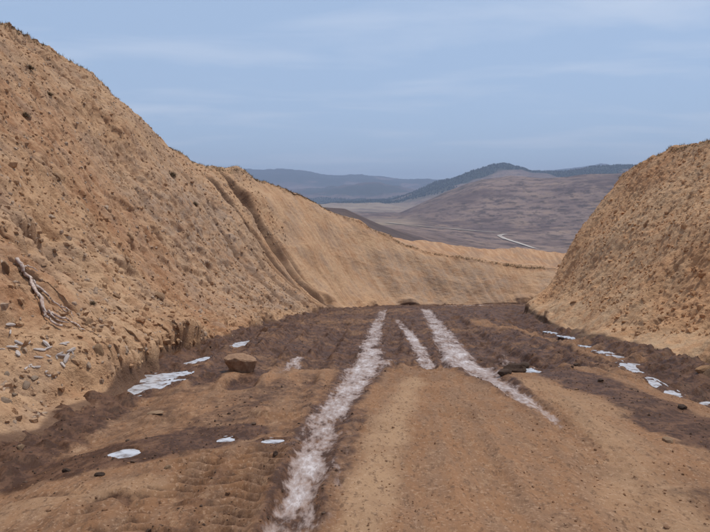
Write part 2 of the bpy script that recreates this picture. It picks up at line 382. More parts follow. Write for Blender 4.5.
def build_bank(tab, side):
    s, B, C, info = stations(tab, lambda b: 0.3 if b[1] < 3 else (0.25 if b[0] > 24 else float(np.clip(0.0024 * b[1], 0.04, 0.10))))
    seed = 100 if side == 'L' else 200
    wob = 0.32 * fbm(s * 0.45, s * 0 + 3.3, seed, 3) + 0.14 * fbm(s * 1.8, s * 0 + 9.1, seed + 5, 3)
    d = C[:, :2] - B; nrm = d / np.linalg.norm(d, axis=1, keepdims=True)
    B = B - nrm * wob[:, None] * 1.0
    zb = road_base(B[:, 1]) - 0.05
    # wander of the crest
    C = C.copy()
    C[:, 2] += 0.16 * fbm(s * 0.5, s * 0 + 1.7, seed + 8, 4) + 0.05 * vnoise(s * 3.1, s * 0, seed + 9)
    slopeL = np.sqrt(((C[:, :2] - B) ** 2).sum(1) + (C[:, 2] - zb) ** 2)
    nt_ = 380
    t = np.concatenate([np.array([-0.10, -0.05, -0.02]), np.linspace(0, 1, nt_) ** 1.0, 1 + np.linspace(0.008, 0.30, 34), [1.45, 1.8, 2.4, 3.4, 5.0, 8.0, 13.0]])
    T = t[None, :]; S = s[:, None]
    Hh = (C[:, 2] - zb)[:, None]; run = np.linalg.norm(C[:, :2] - B, axis=1)[:, None]
    tt = np.clip(T, 0, 1)
    # profile: flatter fan at the toe, convex shoulder at the crest
    toe = 0.055 if side == 'L' else 0.05
    g = tt - toe * np.sin(np.pi * np.clip(tt / 0.45, 0, 1)) + (0.035 if side == 'L' else 0.008) * np.sin(np.pi * np.clip((tt - 0.5) / 0.5, 0, 1)) ** 2
    X = B[:, 0:1] + nrm[:, 0:1] * run * T; Y = B[:, 1:2] + nrm[:, 1:2] * run * T
    Z = zb[:, None] + Hh * g
    over = np.clip(T - 1, 0, None) * run
    # beyond the crest the natural hillside
    drop = np.interp(s, info[0], [{'L': 0.05, 'R': 0.05}[side]] * len(info[0]))[:, None]
    Z = Z - over * drop - 0.0016 * over ** 2 * (over > 0) * np.clip(1.5 - over / 200, 0.3, 1)
    if side == 'L':
        far = sstep(54, 60, C[:, 1])[:, None] * sstep(1.0, 7.0, C[:, 0])[:, None]
        mound = 2.9 * np.exp(-((over - 6.5) / 3.2) ** 2) * (0.8 + 0.35 * fbm(S * 0.16, over * 0.1, 41, 3))
        Z = Z + far * mound * (over > 0)
    Z = np.where(T < 0, zb[:, None] + T * run * 1.3, Z)
    P = np.stack([X, Y, Z], -1)
    U = tt * slopeL[:, None] + over
    Sg = np.broadcast_to(S, U.shape)
    N = grid_normals(P)
    face = np.clip(T / 0.02, 0, 1) * np.clip(1.15 - T, 0, 0.15) / 0.15          # 1 on the cut face
    ridx = np.interp(s, info[0], np.arange(len(info[0])))                        # station index of every row
    attrs = {}
    wx = 0.5 * fbm(Sg * 0.5, U * 0.5, seed + 30, 2)
    if side == 'L':
        # rough rubble up to the gullies, smooth clay beyond
        smooth_zone = sstep(10.6, 11.6, ridx)[:, None] + 0 * U
        calmg = sstep(8.9, 9.5, ridx)[:, None] * sstep(11.4, 10.9, ridx)[:, None]
        rough = (1 - 0.84 * smooth_zone) * (1 - 0.55 * calmg) * (0.55 + 0.45 * sstep(-0.3, 0.3, fbm(Sg * 0.22, U * 0.22, seed + 31, 3)))
        apron = np.exp(-(U / 2.2) ** 2) * sstep(15, 5, Sg - 14)               # sand run-out at the near toe
        apron = np.clip(apron, 0, 1)
        rough = rough * (1 - 0.6 * apron)
        rd = 0.52 * rough
        disp = 0.55 * fbm(Sg * 0.22, U * 0.20, seed + 1, 3)
        disp += rd * (0.30 * fbm(Sg * 0.9 + wx, U * 0.6, seed + 2, 4) + 0.22 * fbm_s(Sg * 2.4 + 0.8 * wx + 0.3 * U, U * 0.42, seed + 3, 5))
        wa, wb = 0.22 * fbm(Sg * 1.7, U * 1.7, seed + 60, 3), 0.22 * fbm(Sg * 1.7, U * 1.7, seed + 61, 3)
        v1, k1 = cells((Sg + wa + 0.25 * U) * 1.25, (U + wb) * 0.95, seed + 62); v2, k2 = cells((Sg + wa) * 3.3, (U + wb) * 2.4, seed + 66)
        chunk = sstep(-0.25, 0.35, fbm(Sg * 0.35, U * 0.35, seed + 37, 3))
        disp += rd * (0.24 * (v1 - 0.5) * chunk + 0.17 * (v2 - 0.5) * (0.4 + 0.6 * chunk) - 0.05 * sstep(0.16, 0.0, k2))
        disp += rd * 0.09 * lumps(Sg * 5.2, U * 5.2, seed + 6, 0.4)
        disp -= rd * 0.40 * lumps((Sg + wa) * 3.1 + 3, (U + wb) * 1.25, seed + 15, 0.33) * (0.5 + chunk)
        disp -= rd * 0.30 * lumps((Sg + 0.5 * wa) * 6.5 + 3, (U + 0.5 * wb) * 3.0, seed + 16, 0.42)
        disp += rd * 0.10 * fbm_s((Sg + wa) * 5.0, U * 2.6, seed + 18, 3)
        disp -= rd * 0.42 * lumps(Sg * 1.3 + 7 + wa, U * 1.0 + wb, seed + 14, 0.22)          # pits where lumps broke out
        disp += smooth_zone * 0.04 * fbm_s(Sg * 1.6, U * 0.22, seed + 7, 4)
        disp += 0.11 * fbm(Sg * 6, U * 6, seed + 11, 3, 0.6) * (0.25 + 0.75 * rd)
        moist_shade = np.zeros_like(U)
        # gullies washed down the face: (station index, depth, width, top of it, bend)
        for gi, dep, wid, top, top0 in ((10.55, 0.72, 0.50, 1.0, 0.9), (9.70, 0.62, 0.42, 0.97, 0.8), (9.98, 0.40, 0.17, 0.62, 0.5), (10.18, 0.30, 0.15, 0.5, 0.4), (9.3, 0.32, 0.20, 0.55, 0.45), (10.85, 0.22, 0.20, 0.6, 0.45), (8.9, 0.25, 0.18, 0.5, 0.35), (8.3, 0.22, 0.2, 0.85, 0.5)):
            sg = np.interp(gi, np.arange(len(info[0])), info[0])
            cx = sg + 0.12 * vnoise(U * 0.25, U * 0 + gi * 7, 77) + 0.05 * vnoise(U * 1.3, U * 0 + gi * 3, 78)
            wd = wid * (0.75 + 0.35 * vnoise(U * 0.8, U * 0 + gi, 79)) * (1.3 - 0.65 * tt)
            pr = np.exp(-np.abs((Sg - cx) / wd) ** 3) * sstep(top, top0, T + 0 * U) * sstep(0.0, 0.06, T + 0 * U)
            disp -= dep * pr
            disp += 0.12 * dep * np.exp(-((Sg - cx - 2.0 * wd) / wd) ** 2) * sstep(top, top0, T + 0 * U) * sstep(0.02, 0.1, T + 0 * U)
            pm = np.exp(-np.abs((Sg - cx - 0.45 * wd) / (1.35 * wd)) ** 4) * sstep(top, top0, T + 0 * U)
            moist_shade = np.maximum(moist_shade, 0.95 * pm * min(1, dep * 1.9) * (0.85 + 0.3 * fbm(Sg * 2, U * 0.5, 80, 2)))
        # lumps washed out at the foot
        disp += 0.45 * lumps(Sg * 0.55, U * 0.8, seed + 12, 0.5) * np.exp(-(U / 1.6) ** 2) * sstep(12, 20, Sg)
        grey = sstep(3.6, 6.8, ridx)[:, None] * sstep(10.6, 8.6, ridx)[:, None] * sstep(0.0, 0.12, T) * sstep(1.0, 0.75, T) + 0 * U
        grey = np.maximum(grey, 0.8 * sstep(12.5, 15, ridx)[:, None] * sstep(0.95, 0.5, T))
        grey = grey * sstep(-0.35, 0.25, fbm(Sg * 0.25, U * 0.25, seed + 33, 3))
        grey = np.maximum(grey, 1.3 * sstep(3.5, 5.5, ridx)[:, None] * sstep(9.8, 8.8, ridx)[:, None] * sstep(0.02, 0.10, T) * sstep(0.62, 0.30, T) * sstep(-0.4, 0.1, fbm(Sg * 0.5, U * 0.3, seed + 38, 3)))
        red = sstep(0.02, 0.35, fbm(Sg * 0.16 + 3, U * 0.2, seed + 34, 3)) * sstep(30, 22, Sg - 14)
        red = np.maximum(red, 0.65 * sstep(0.86, 0.97, T) * sstep(12, 15, ridx)[:, None])
        toe_m = sstep(1.0, 0.45, U / (0.26 + 0.24 * fbm(Sg * 0.9, U * 0.9, seed + 35, 3)))
        moist_shade = np.clip(np.maximum(moist_shade, toe_m), 0, 1)
        # hollow behind the roots
        hp = HOLLOW
    else:
        rough = 0.65 + 0.35 * sstep(-0.3, 0.3, fbm(Sg * 0.25, U * 0.25, seed + 31, 3))
        apron = sstep(1.0, 0.5, U / (2.0 + 1.6 * fbm(Sg * 0.35 + 1.0, U * 0.05, seed + 36, 2)))
        rough = rough * (1 - 0.85 * np.clip(apron, 0, 1))
        rd = 0.36 * rough
        disp = 0.5 * fbm(Sg * 0.2, U * 0.2, seed + 1, 3)
        disp += rd * (0.22 * fbm(Sg * 0.7 + wx, U * 0.35, seed + 2, 3) + 0.16 * fbm_s(Sg * 2.8 + 1.2 * wx + 0.35 * U, U * 0.45, seed + 3, 4))
        wa, wb = 0.22 * fbm(Sg * 1.7, U * 1.2, seed + 60, 3), 0.22 * fbm(Sg * 1.7, U * 1.7, seed + 61, 3)
        v1, k1 = cells((Sg + wa) * 1.6, (U + wb) * 0.75, seed + 62); v2, k2 = cells((Sg + wa) * 3.8, (U + wb) * 1.9, seed + 66)
        disp += rd * (0.07 * (v1 - 0.5) + 0.06 * (v2 - 0.5))
        disp += rd * 0.26 * fbm_s((Sg + 1.2 * wa) * 4.0 + 0.4 * U, U * 0.45, seed + 17, 4)
        disp -= rd * 0.17 * lumps((Sg + wa) * 4.2 + 3, (U + wb) * 0.8, seed + 15, 0.30)
        disp -= rd * 0.22 * lumps((Sg + 0.5 * wa) * 7.5 + 3, (U + 0.5 * wb) * 1.8, seed + 16, 0.42)
        disp += rd * 0.07 * lumps(Sg * 5.0, U * 3.6, seed + 6, 0.4)
        disp -= rd * 0.12 * lumps(Sg * 1.6 + 7 + wa, U * 0.8 + wb, seed + 14, 0.2)
        disp += 0.11 * fbm(Sg * 6, U * 6, seed + 11, 3, 0.6) * (0.3 + 0.7 * rd)
        disp += 0.30 * lumps(Sg * 0.5, U * 0.7, seed + 12, 0.55) * np.exp(-(U / 1.8) ** 2)
        # washed-out notch in the near toe
        sn = np.interp(14.2, B[:, 1], s)
        disp -= 0.95 * np.exp(-((Sg - sn + 0.55 * U) / 0.7) ** 2) * np.exp(-(U / 2.6) ** 2)
        moist_shade = 0.75 * np.exp(-((Sg - sn + 0.55 * U) / 0.75) ** 2) * np.exp(-(U / 2.4) ** 2)  # notch darkened in colour where it is cut
        moist_shade = np.clip(np.maximum(moist_shade, sstep(1.0, 0.45, U / (0.42 + 0.30 * fbm(Sg * 0.8, U * 0.8, seed + 35, 3)))), 0, 1)
        grey = sstep(0.0, 0.4, fbm(Sg * 0.18 + 5, U * 0.22, seed + 33, 3)) * 0.7
        grey = np.maximum(grey, apron * 0.9)
        red = sstep(0.0, 0.4, fbm(Sg * 0.15 + 3, U * 0.2, seed + 34, 3)) * sstep(0.3, 0.6, T)
    calm = np.clip(U / 0.5, 0, 1)
    plate = 0.35 * fbm(Sg * 0.3, U * 0.3, seed + 50, 3) + 0.06 * fbm(Sg * 3, U * 3, seed + 51, 3)
    D = disp * face * (0.35 + 0.65 * calm) + plate * np.clip((T - 1.0) / 0.3, 0, 1) * np.clip(3 - T, 0, 1)
    if side == 'L':
        for (hpx, hpy, rad, dep) in HOLLOW:
            u, v, dd = project(P)
            rel = np.hypot((u - hpx), (v - hpy)) + 1e3 * (T > 1)
            i = np.unravel_index(np.argmin(rel), rel.shape)
            s0, u0 = s[i[0]], U[i]
            e = ((Sg - s0) / rad[0]) ** 2 + ((U - u0) / rad[1]) ** 2
            D = D - dep * np.exp(-e ** 1.6) + 0.25 * dep * np.exp(-(((Sg - s0) / rad[0]) ** 2 + ((U - u0 - 1.6 * rad[1]) / (0.6 * rad[1])) ** 2))
            moist_shade = np.maximum(moist_shade, 0.75 * np.exp(-e ** 1.3))  # shadow inside the hollow painted dark into the soil colour
    for _ in range(1):
        D[1:-1, 1:-1] = 0.6 * D[1:-1, 1:-1] + 0.10 * (D[:-2, 1:-1] + D[2:, 1:-1] + D[1:-1, :-2] + D[1:-1, 2:])
    P = P + N * D[..., None]
    up_ = np.clip(1.15 - T, 0, 0.15) / 0.15
    attrs = {'rough': rough * face, 'moist_shade': moist_shade * up_, 'grey': np.clip(grey, 0, 1) * face, 'red': np.clip(red, 0, 1), 'su_s': Sg, 'su_u': U}
    return P, attrs, s, U, info

HOLLOW = [(46, 270, (0.55, 0.70), 0.85), (24, 272, (0.22, 0.45), 0.25), (12, 300, (0.25, 0.5), 0.2), (98, 303, (0.25, 0.25), 0.18)]
PL, aL, sL, UL, infoL = build_bank(LEFT, 'L')
PR, aR, sR, UR, infoR = build_bank(RIGHT, 'R')
bank_l = link('left_slope', grid_mesh('left_slope', PL, aL), M_LEFT, 'structure', 'tall tan cut slope of rough soil with gullies left of the road')
bank_r = link('right_slope', grid_mesh('right_slope', PR, aR, flip=True), M_RIGHT, 'structure', 'brown cut slope with diagonal scrape marks right of the road')

# ------------------------------------------------------------------ road
def spaced(lo, hi, f):
    v = [lo]
    while v[-1] < hi: v.append(v[-1] + f(v[-1]))
    return np.array(v)
xs = spaced(-9.0, 46.0, lambda x: 0.20 if x < -5.2 else (0.034 if x < 7.8 else (0.10 if x < 13 else 0.4)))
ys = spaced(-13.0, 62.0, lambda y: 0.25 if y < 2.5 else float(np.clip(0.004 * y + 0.012, 0.03, 0.14)))
XX, YY = np.meshgrid(xs, ys)                      # rows along y
Z0 = road_base(YY)
xl = np.interp(YY, infoL[2][:, 1][:900], infoL[2][:, 0][:900]); xr = np.interp(YY, infoR[2][:, 1][:1050], infoR[2][:, 0][:1050])
dl, _, _ = seg_dist(XX, YY, infoL[2][::20]); dr, _, _ = seg_dist(XX, YY, infoR[2][::20])
wob = 0.35 * fbm(XX * 0.35, YY * 0.35, 5, 3)
Z = Z0.copy()
Z -= 0.12 * np.exp(-((dl - 0.55 + wob) / 0.45) ** 2) + 0.30 * np.exp(-((dr - 0.9 + wob) / 0.75) ** 2)
Z += 0.10 * fbm(XX * 0.35, YY * 0.35, 6, 3) + 0.04 * fbm(XX * 1.5, YY * 1.5, 7, 3)
film = np.zeros_like(Z); moist_shade = np.zeros_like(Z); dry = np.zeros_like(Z)
# step where the graded fill ends
lipY = 13.2 + 0.7 * fbm(XX * 0.4, YY * 0 + 2, 9, 3) + 0.25 * fbm(XX * 2.2, YY * 0 + 5, 10, 2)
lipw = sstep(-2.4, -0.6, XX) * sstep(5.6, 4.2, XX)
Z -= 0.22 * sstep(-0.10, 0.22, YY - lipY) * lipw * sstep(34, 20, YY)
beyond = sstep(-0.4, 0.6, YY - lipY)
moist_shade = np.maximum(moist_shade, 0.88 * beyond * (0.92 + 0.45 * fbm(XX * 0.5, YY * 0.35, 12, 3)))
rough = 0.20 + 0.80 * beyond
cv, ck = cells(XX * 4.2 + 0.5 * fbm(XX * 3, YY * 3, 91, 2), YY * 4.2 + 0.5 * fbm(XX * 3, YY * 3, 92, 2), 93)
patch = sstep(-0.15, 0.35, fbm(XX * 0.7, YY * 0.7, 94, 3))
Z += rough * (0.08 * fbm(XX * 2.4, YY * 2.0, 13, 4) + 0.075 * lumps(XX * 2.6, YY * 2.6, 14, 0.4) + 0.045 * lumps(XX * 7, YY * 7, 15, 0.35) + 0.055 * (cv - 0.4) * patch)
Z += 0.012 * fbm(XX * 7, YY * 7, 16, 3)
# ditches
wl = 0.95 + 0.35 * fbm(XX * 0.5, YY * 0.5, 18, 3); wr = 1.7 + 0.6 * fbm(XX * 0.4, YY * 0.4, 19, 3)
dmask = np.maximum(sstep(1.0, 0.55, dl / wl), sstep(1.0, 0.6, dr / wr))
moist_shade = np.maximum(moist_shade, dmask)
Z += dmask * (0.11 * lumps(XX * 3.2, YY * 3.2, 20, 0.45) + 0.06 * lumps(XX * 6.5, YY * 6.5, 26, 0.45) + 0.04 * fbm(XX * 4, YY * 4, 21, 3))
def band(line, hw, val, seed, soft=0.55):
    p = px_line(line); d, al, _ = seg_dist(XX, YY, p)
    d = d + 0.45 * hw * fbm(XX * 1.1, YY * 1.1, seed, 3)
    return val * sstep(1.0, soft, d / hw)
moist_shade = np.maximum(moist_shade, band([(-60, 470), (60, 458), (150, 450), (215, 432)], 0.72, 0.95, 22))
moist_shade = np.maximum(moist_shade, band([(215, 420), (260, 395), (300, 380)], 0.8, 0.55, 23, 0.2))
moist_shade = np.maximum(moist_shade, band([(260, 500), (285, 440), (330, 385)], 0.55, 0.55, 24, 0.2))
moist_shade = np.maximum(moist_shade, band([(170, 532), (230, 470)], 0.4, 0.55, 24, 0.2))
moist_shade = np.maximum(moist_shade, band([(560, 372), (640, 400), (710, 432), (800, 470)], 0.75, 0.95, 25))
moist_shade = np.maximum(moist_shade, band([(660, 480), (720, 500)], 0.5, 0.6, 26, 0.2))
moist_shade = np.maximum(moist_shade, band([(320, 532), (340, 470), (362, 405)], 0.14, 0.6, 27, 0.2))
drying = band([(480, 322), (560, 336), (610, 352)], 0.9, 1.0, 28, 0.2)
moist_shade *= 1 - 0.75 * drying
drying2 = band([(240, 330), (330, 322), (350, 330)], 0.5, 1.0, 29, 0.2); moist_shade *= 1 - 0.3 * drying2
dry = np.maximum(dry, band([(352, 560), (378, 470), (400, 405), (415, 378)], 0.34, 0.95, 30, 0.3))
dry = np.maximum(dry, 0.65 * band([(700, 560), (620, 450), (560, 395)], 0.55, 1.0, 31, 0.2))
dry = np.maximum(dry, 0.55 * band([(-40, 520), (60, 500), (140, 490)], 0.45, 1.0, 32, 0.2))
dry = np.maximum(dry, 0.5 * band([(500, 378), (560, 390), (620, 415)], 0.4, 1.0, 33, 0.2))
moist_shade = np.maximum(moist_shade, 0.42 * sstep(0.2, -0.9, XX) * sstep(-0.5, 0.2, fbm(XX * 0.6, YY * 0.5, 36, 3)))
moist_shade *= 1 - 0.8 * np.clip(dry, 0, 1)
# wheel tracks and painted wet glints: (pixel x, pixel y, half width m, film)
def track(pts, depth, seed, tread=0.0, filmgain=1.0, moistval=0.8, berm=0.5):
    global Z, film, moist_shade, dry
    p = px_line(pts); d, al, par = seg_dist(XX, YY, p)
    hw = np.interp(par, np.arange(len(pts)), [q[2] for q in pts]); fg = np.interp(par, np.arange(len(pts)), [q[3] for q in pts])
    d = np.abs(d + 0.07 * fbm(XX * 3.5, YY * 1.6, seed, 4)); q = d / hw
    prof = sstep(1.15, 0.6, q)
    Z = Z + 0.5 * (Z0 - Z) * prof * np.clip(fg * 1.3, 0, 1)  # settle the rut towards the plane
    Z = Z - depth * np.clip(fg * 1.3, 0, 1) * (prof - berm * np.exp(-((q - 1.35) / 0.28) ** 2))
    if tread:
        Z = Z + tread * prof * (0.5 + 0.5 * np.sin(al * 2 * math.pi / 0.17 + 2.2 * q)) * sstep(-0.5, 0.2, fbm(XX * 0.8, YY * 0.8, seed + 3, 2))
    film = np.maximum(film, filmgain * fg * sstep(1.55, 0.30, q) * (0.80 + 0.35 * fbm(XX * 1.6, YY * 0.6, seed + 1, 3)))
    moist_shade = np.maximum(moist_shade, moistval * np.clip(fg * 1.2, 0, 1) * sstep(1.9, 1.1, q)); dry = dry * (1 - prof)
track([(384, 310, 0.24, 0.6), (376, 325, 0.27, 0.75), (371, 342, 0.29, 0.8), (367, 358, 0.34, 0.9), (362, 372, 0.32, 0.9), (345, 392, 0.22, 0.8), (328, 414, 0.23, 0.85), (314, 445, 0.21, 0.9), (301, 485, 0.18, 0.9), (286, 532, 0.17, 0.9), (262, 620, 0.17, 0.8)], 0.05, 51)
track([(425, 309, 0.30, 0.75), (436, 323, 0.36, 0.85), (452, 342, 0.40, 0.85), (468, 362, 0.38, 0.92), (486, 374, 0.28, 0.9), (508, 387, 0.2, 0.75), (532, 404, 0.16, 0.5), (556, 422, 0.14, 0.28), (600, 452, 0.14, 0.1)], 0.05, 53)
track([(398, 320, 0.16, 0.5), (408, 329, 0.18, 0.85), (418, 341, 0.19, 0.9), (426, 354, 0.17, 0.85), (430, 368, 0.15, 0.8)], 0.07, 55, tread=0.02)
track([(356, 392, 0.10, 0.1), (344, 430, 0.10, 0.22), (334, 470, 0.10, 0.28), (326, 520, 0.09, 0.12)], 0.03, 57, moistval=0.9)
track([(386, 352, 0.2, 0.7), (372, 374, 0.16, 0.5)], 0.02, 58)
track([(430, 306.5, 0.5, 0.1), (470, 305.6, 0.55, 0.75), (505, 305.2, 0.5, 0.6), (540, 304.5, 0.4, 0.3)], 0.02, 59)  # far wet glint, painted as pale film
track([(300, 352, 0.12, 0.5), (289, 363, 0.16, 0.55), (280, 372, 0.12, 0.3)], 0.03, 60)
track([(505, 350, 0.16, 0.4), (514, 360, 0.16, 0.45), (524, 372, 0.14, 0.35)], 0.04, 61)  # glint right of the tracks, painted as pale film
track([(290, 432, 0.25, 0.05), (278, 442, 0.16, 0.32), (262, 450, 0.2, 0.06)], 0.02, 62)
# bare muddy ruts beyond the lip
for k, (pts, hw, dep) in enumerate([([(318, 316), (285, 340), (240, 385)], 0.24, 0.09), ([(345, 322), (318, 355), (280, 410)], 0.22, 0.08), ([(455, 318), (500, 342), (548, 366)], 0.25, 0.09), ([(480, 314), (548, 340), (625, 372)], 0.25, 0.08), ([(400, 318), (392, 345), (388, 368)], 0.2, 0.07), ([(440, 335), (446, 352), (450, 369)], 0.16, 0.06), ([(260, 330), (225, 362), (170, 410)], 0.22, 0.07)]):
    p = px_line(pts); d, al, par = seg_dist(XX, YY, p); q = np.abs(d + 0.07 * fbm(XX * 2, YY * 1.4, 160 + k, 3)) / hw
    on_ = sstep(-0.55, 0.1, fbm(XX * 0.6, YY * 0.5, 170 + k, 2)) * (1 - np.clip(film * 2, 0, 1))
    Z = Z - dep * on_ * (sstep(1.1, 0.6, q) - 0.8 * np.exp(-((q - 1.4) / 0.3) ** 2)); moist_shade = np.maximum(moist_shade, 0.95 * on_ * sstep(1.3, 0.7, q))
# dry wheel marks with tread ribs
for k, (pts, amp, hw) in enumerate([([(120, 560), (165, 500), (200, 460)], 0.030, 0.26), ([(195, 560), (235, 495), (262, 455)], 0.030, 0.24), ([(60, 560), (110, 505)], 0.028, 0.22), ([(520, 560), (480, 470), (455, 410)], 0.010, 0.22), ([(660, 560), (590, 450), (545, 395)], 0.010, 0.24)]):
    p = px_line(pts); d, al, par = seg_dist(XX, YY, p); d = d + 0.03 * fbm(XX * 2, YY * 2, 70 + k, 2)
    pr = sstep(1.2, 0.7, d / hw)
    sn_ = np.sin(al * 2 * math.pi / 0.19 + 5.0 * d / hw + 1.5 * fbm(XX * 1.2, YY * 1.2, 75 + k, 2))
    sn_ = np.tanh(2.6 * sn_ + 0.9 * fbm(XX * 9, YY * 9, 85 + k, 2)); pr = pr * sstep(-0.45, 0.0, fbm(XX * 2.2, YY * 2.2, 87 + k, 2))
    moist_shade = np.maximum(moist_shade, pr * 0.75 * sstep(0.2, -0.9, sn_) * (amp > 0.02))  # shade of the tread troughs painted into the colour
    Z = Z + pr * (amp * sn_ - 0.018) + 0.02 * np.exp(-((d / hw - 1.3) / 0.25) ** 2)
# small dug scrape on the left
sx, sy = on_road(48, 492)
e = ((XX - sx) / 0.26) ** 2 + ((YY - sy) / 0.10) ** 2
Z -= 0.06 * np.exp(-e); moist_shade = np.maximum(moist_shade, 0.7 * np.exp(-e * 0.8))
bx_, by_ = on_road(240, 369)
kb = np.exp(-(((XX - bx_) / 0.7) ** 2 + ((YY - by_ - 0.1) / 0.7) ** 2) ** 2); Z = Z + (Z0 - 0.03 - Z) * 0.85 * kb
# puddle basins
PUDDLES = [  # centre px, half length m, half width m, rotation deg, seed, label
    ((137, 386), 1.15, 0.30, 62, 1, 'large bright puddle in the ditch at the foot of the left slope'),
    ((156, 376), 0.60, 0.27, 25, 11, 'bright puddle arm joining the large puddle in the left ditch'),
    ((198, 360), 0.45, 0.12, 62, 2, 'thin sliver of puddle between the large left puddle and the boulder'),
    ((235, 344), 0.85, 0.22, 70, 3, 'bright narrow puddle in the left ditch just behind the boulder'),
    ((253, 337), 0.40, 0.13, 60, 4, 'small far puddle in the left ditch beyond the boulder'),
    ((126, 453), 0.14, 0.12, 5, 5, 'small bright puddle on dark mud in the left foreground'),
    ((228, 439), 0.11, 0.11, 10, 6, 'tiny bright puddle left of the long wheel track'),
    ((276, 441), 0.13, 0.10, 0, 7, 'small pale puddle close beside the long left wheel track'),
    ((531, 370), 0.19, 0.30, 20, 8, 'small bright puddle beside the dark mud heap'),
    ((553, 331.5), 0.35, 0.16, -50, 9, 'far puddle in the right ditch near the slope nose'),
    ((572, 337), 0.45, 0.15, -50, 10, 'second puddle from the far end of the right ditch'),
    ((590, 343), 0.35, 0.10, -50, 16, 'thin third puddle from the far end of the right ditch'),
    ((606, 350), 0.28, 0.15, -40, 12, 'rounded puddle in the right ditch before the widest one'),
    ((617, 354.5), 0.30, 0.16, -45, 13, 'puddle touching the widest puddle of the right ditch'),
    ((632, 366), 0.62, 0.24, 85, 14, 'widest bright puddle in the right ditch'),
    ((655, 382), 0.40, 0.14, 80, 15, 'narrow puddle in the right ditch below the widest one'),
    ((672, 392), 0.36, 0.15, 75, 17, 'nearest puddle in the right ditch'),
    ((706, 401), 0.25, 0.09, 40, 18, 'thin puddle at the right edge of the road'),
]
pud = []
def on_grid(px, py):
    u, v, d = project(np.stack([XX, YY, Z], -1)); e = (u - px) ** 2 + (v - py) ** 2 + 1e6 * (YY < 2)
    i = np.unravel_index(np.argmin(np.where(e < max(2 * e.min(), 1.5), d, 1e9)), e.shape)
    return float(XX[i]), float(YY[i])
for (c, a, b, rot, seed, label) in PUDDLES:
    x, y = on_grid(*c); r = math.radians(rot); cr_, sr = math.cos(r), math.sin(r)
    lx = (XX - x) * cr_ + (YY - y) * sr; ly = -(XX - x) * sr + (YY - y) * cr_
    e = np.sqrt((lx / a) ** 2 + (ly / b) ** 2) + min(0.62, 0.3 + 0.5 * a) * fbm(XX * 2.6 + seed, YY * 1.8, 300 + seed, 3) + 0.45 * fbm(XX * 9, YY * 7, 320 + seed, 3)
    near = e < 1.35
    zp = float(np.percentile(Z[near], 45)) if near.any() else float(road_base(y))
    floor_ = zp - 0.05 + 0.05 * e ** 2
    k = sstep(1.55, 1.05, e)
    Z = Z * (1 - k) + np.minimum(floor_ + 0.0, Z * 0 + zp + 0.02) * k + k * 0.006 * fbm(XX * 9, YY * 9, 340 + seed, 2)
    moist_shade = np.maximum(moist_shade, 0.9 * sstep(2.2, 1.2, e)); film = film * (1 - k)
    pud.append((x, y, zp, a, b, rot, label, seed))
PRD = np.stack([XX, YY, Z], -1)
road = link('road', grid_mesh('road', PRD, {'film': np.clip(film, 0, 1), 'moist_shade': np.clip(moist_shade, 0, 1), 'dry': np.clip(dry, 0, 1)}), M_ROAD, 'structure', 'wet brown dirt road with pale wheel tracks')

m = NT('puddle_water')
c = m.mix(m.ramp(m.noise(6, 5, 0.6), 0.44, 0.66), (0.50, 0.50, 0.52), (0.20, 0.16, 0.14))  # pale base paints extra sky reflection into the water colour
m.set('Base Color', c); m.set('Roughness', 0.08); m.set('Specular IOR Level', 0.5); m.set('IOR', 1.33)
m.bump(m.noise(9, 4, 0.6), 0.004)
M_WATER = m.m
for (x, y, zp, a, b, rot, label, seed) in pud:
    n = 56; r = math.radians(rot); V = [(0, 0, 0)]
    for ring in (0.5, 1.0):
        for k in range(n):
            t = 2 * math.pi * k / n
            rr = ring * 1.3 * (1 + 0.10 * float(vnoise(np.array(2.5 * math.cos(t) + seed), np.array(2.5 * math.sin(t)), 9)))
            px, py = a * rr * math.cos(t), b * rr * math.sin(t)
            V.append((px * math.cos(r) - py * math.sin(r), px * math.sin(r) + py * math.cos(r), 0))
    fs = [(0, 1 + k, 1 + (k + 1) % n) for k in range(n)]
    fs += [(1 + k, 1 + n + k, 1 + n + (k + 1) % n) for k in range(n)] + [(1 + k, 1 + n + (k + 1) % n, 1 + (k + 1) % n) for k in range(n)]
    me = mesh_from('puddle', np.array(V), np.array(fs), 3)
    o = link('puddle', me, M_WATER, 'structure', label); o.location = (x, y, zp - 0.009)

# ------------------------------------------------------------------ valley and hills (one sheet to the horizon)
def pchip_cols(rk, zk, r):
    """monotone cubic through knots along log r, for every azimuth column; zk [naz, nk]"""
    x = np.log(rk); h = np.diff(x); dlt = np.diff(zk, axis=1) / h
    d = np.zeros_like(zk)
    s = np.sign(dlt[:, :-1]) * np.sign(dlt[:, 1:]) > 0
    w1 = 2 * h[1:] + h[:-1]; w2 = h[1:] + 2 * h[:-1]
    with np.errstate(divide='ignore', invalid='ignore'):
        dm = (w1 + w2) / (w1 / dlt[:, :-1] + w2 / dlt[:, 1:])
    d[:, 1:-1] = np.where(s, dm, 0)
    lr = np.log(r); i = np.clip(np.searchsorted(x, lr) - 1, 0, len(h) - 1); t = np.clip((lr - x[i]) / h[i], 0, 1)
    h00 = 2 * t ** 3 - 3 * t ** 2 + 1; h10 = t ** 3 - 2 * t ** 2 + t; h01 = -2 * t ** 3 + 3 * t ** 2; h11 = t ** 3 - t ** 2
    return zk[:, i] * h00 + d[:, i] * h10 * h[i] + zk[:, i + 1] * h01 + d[:, i + 1] * h11 * h[i]

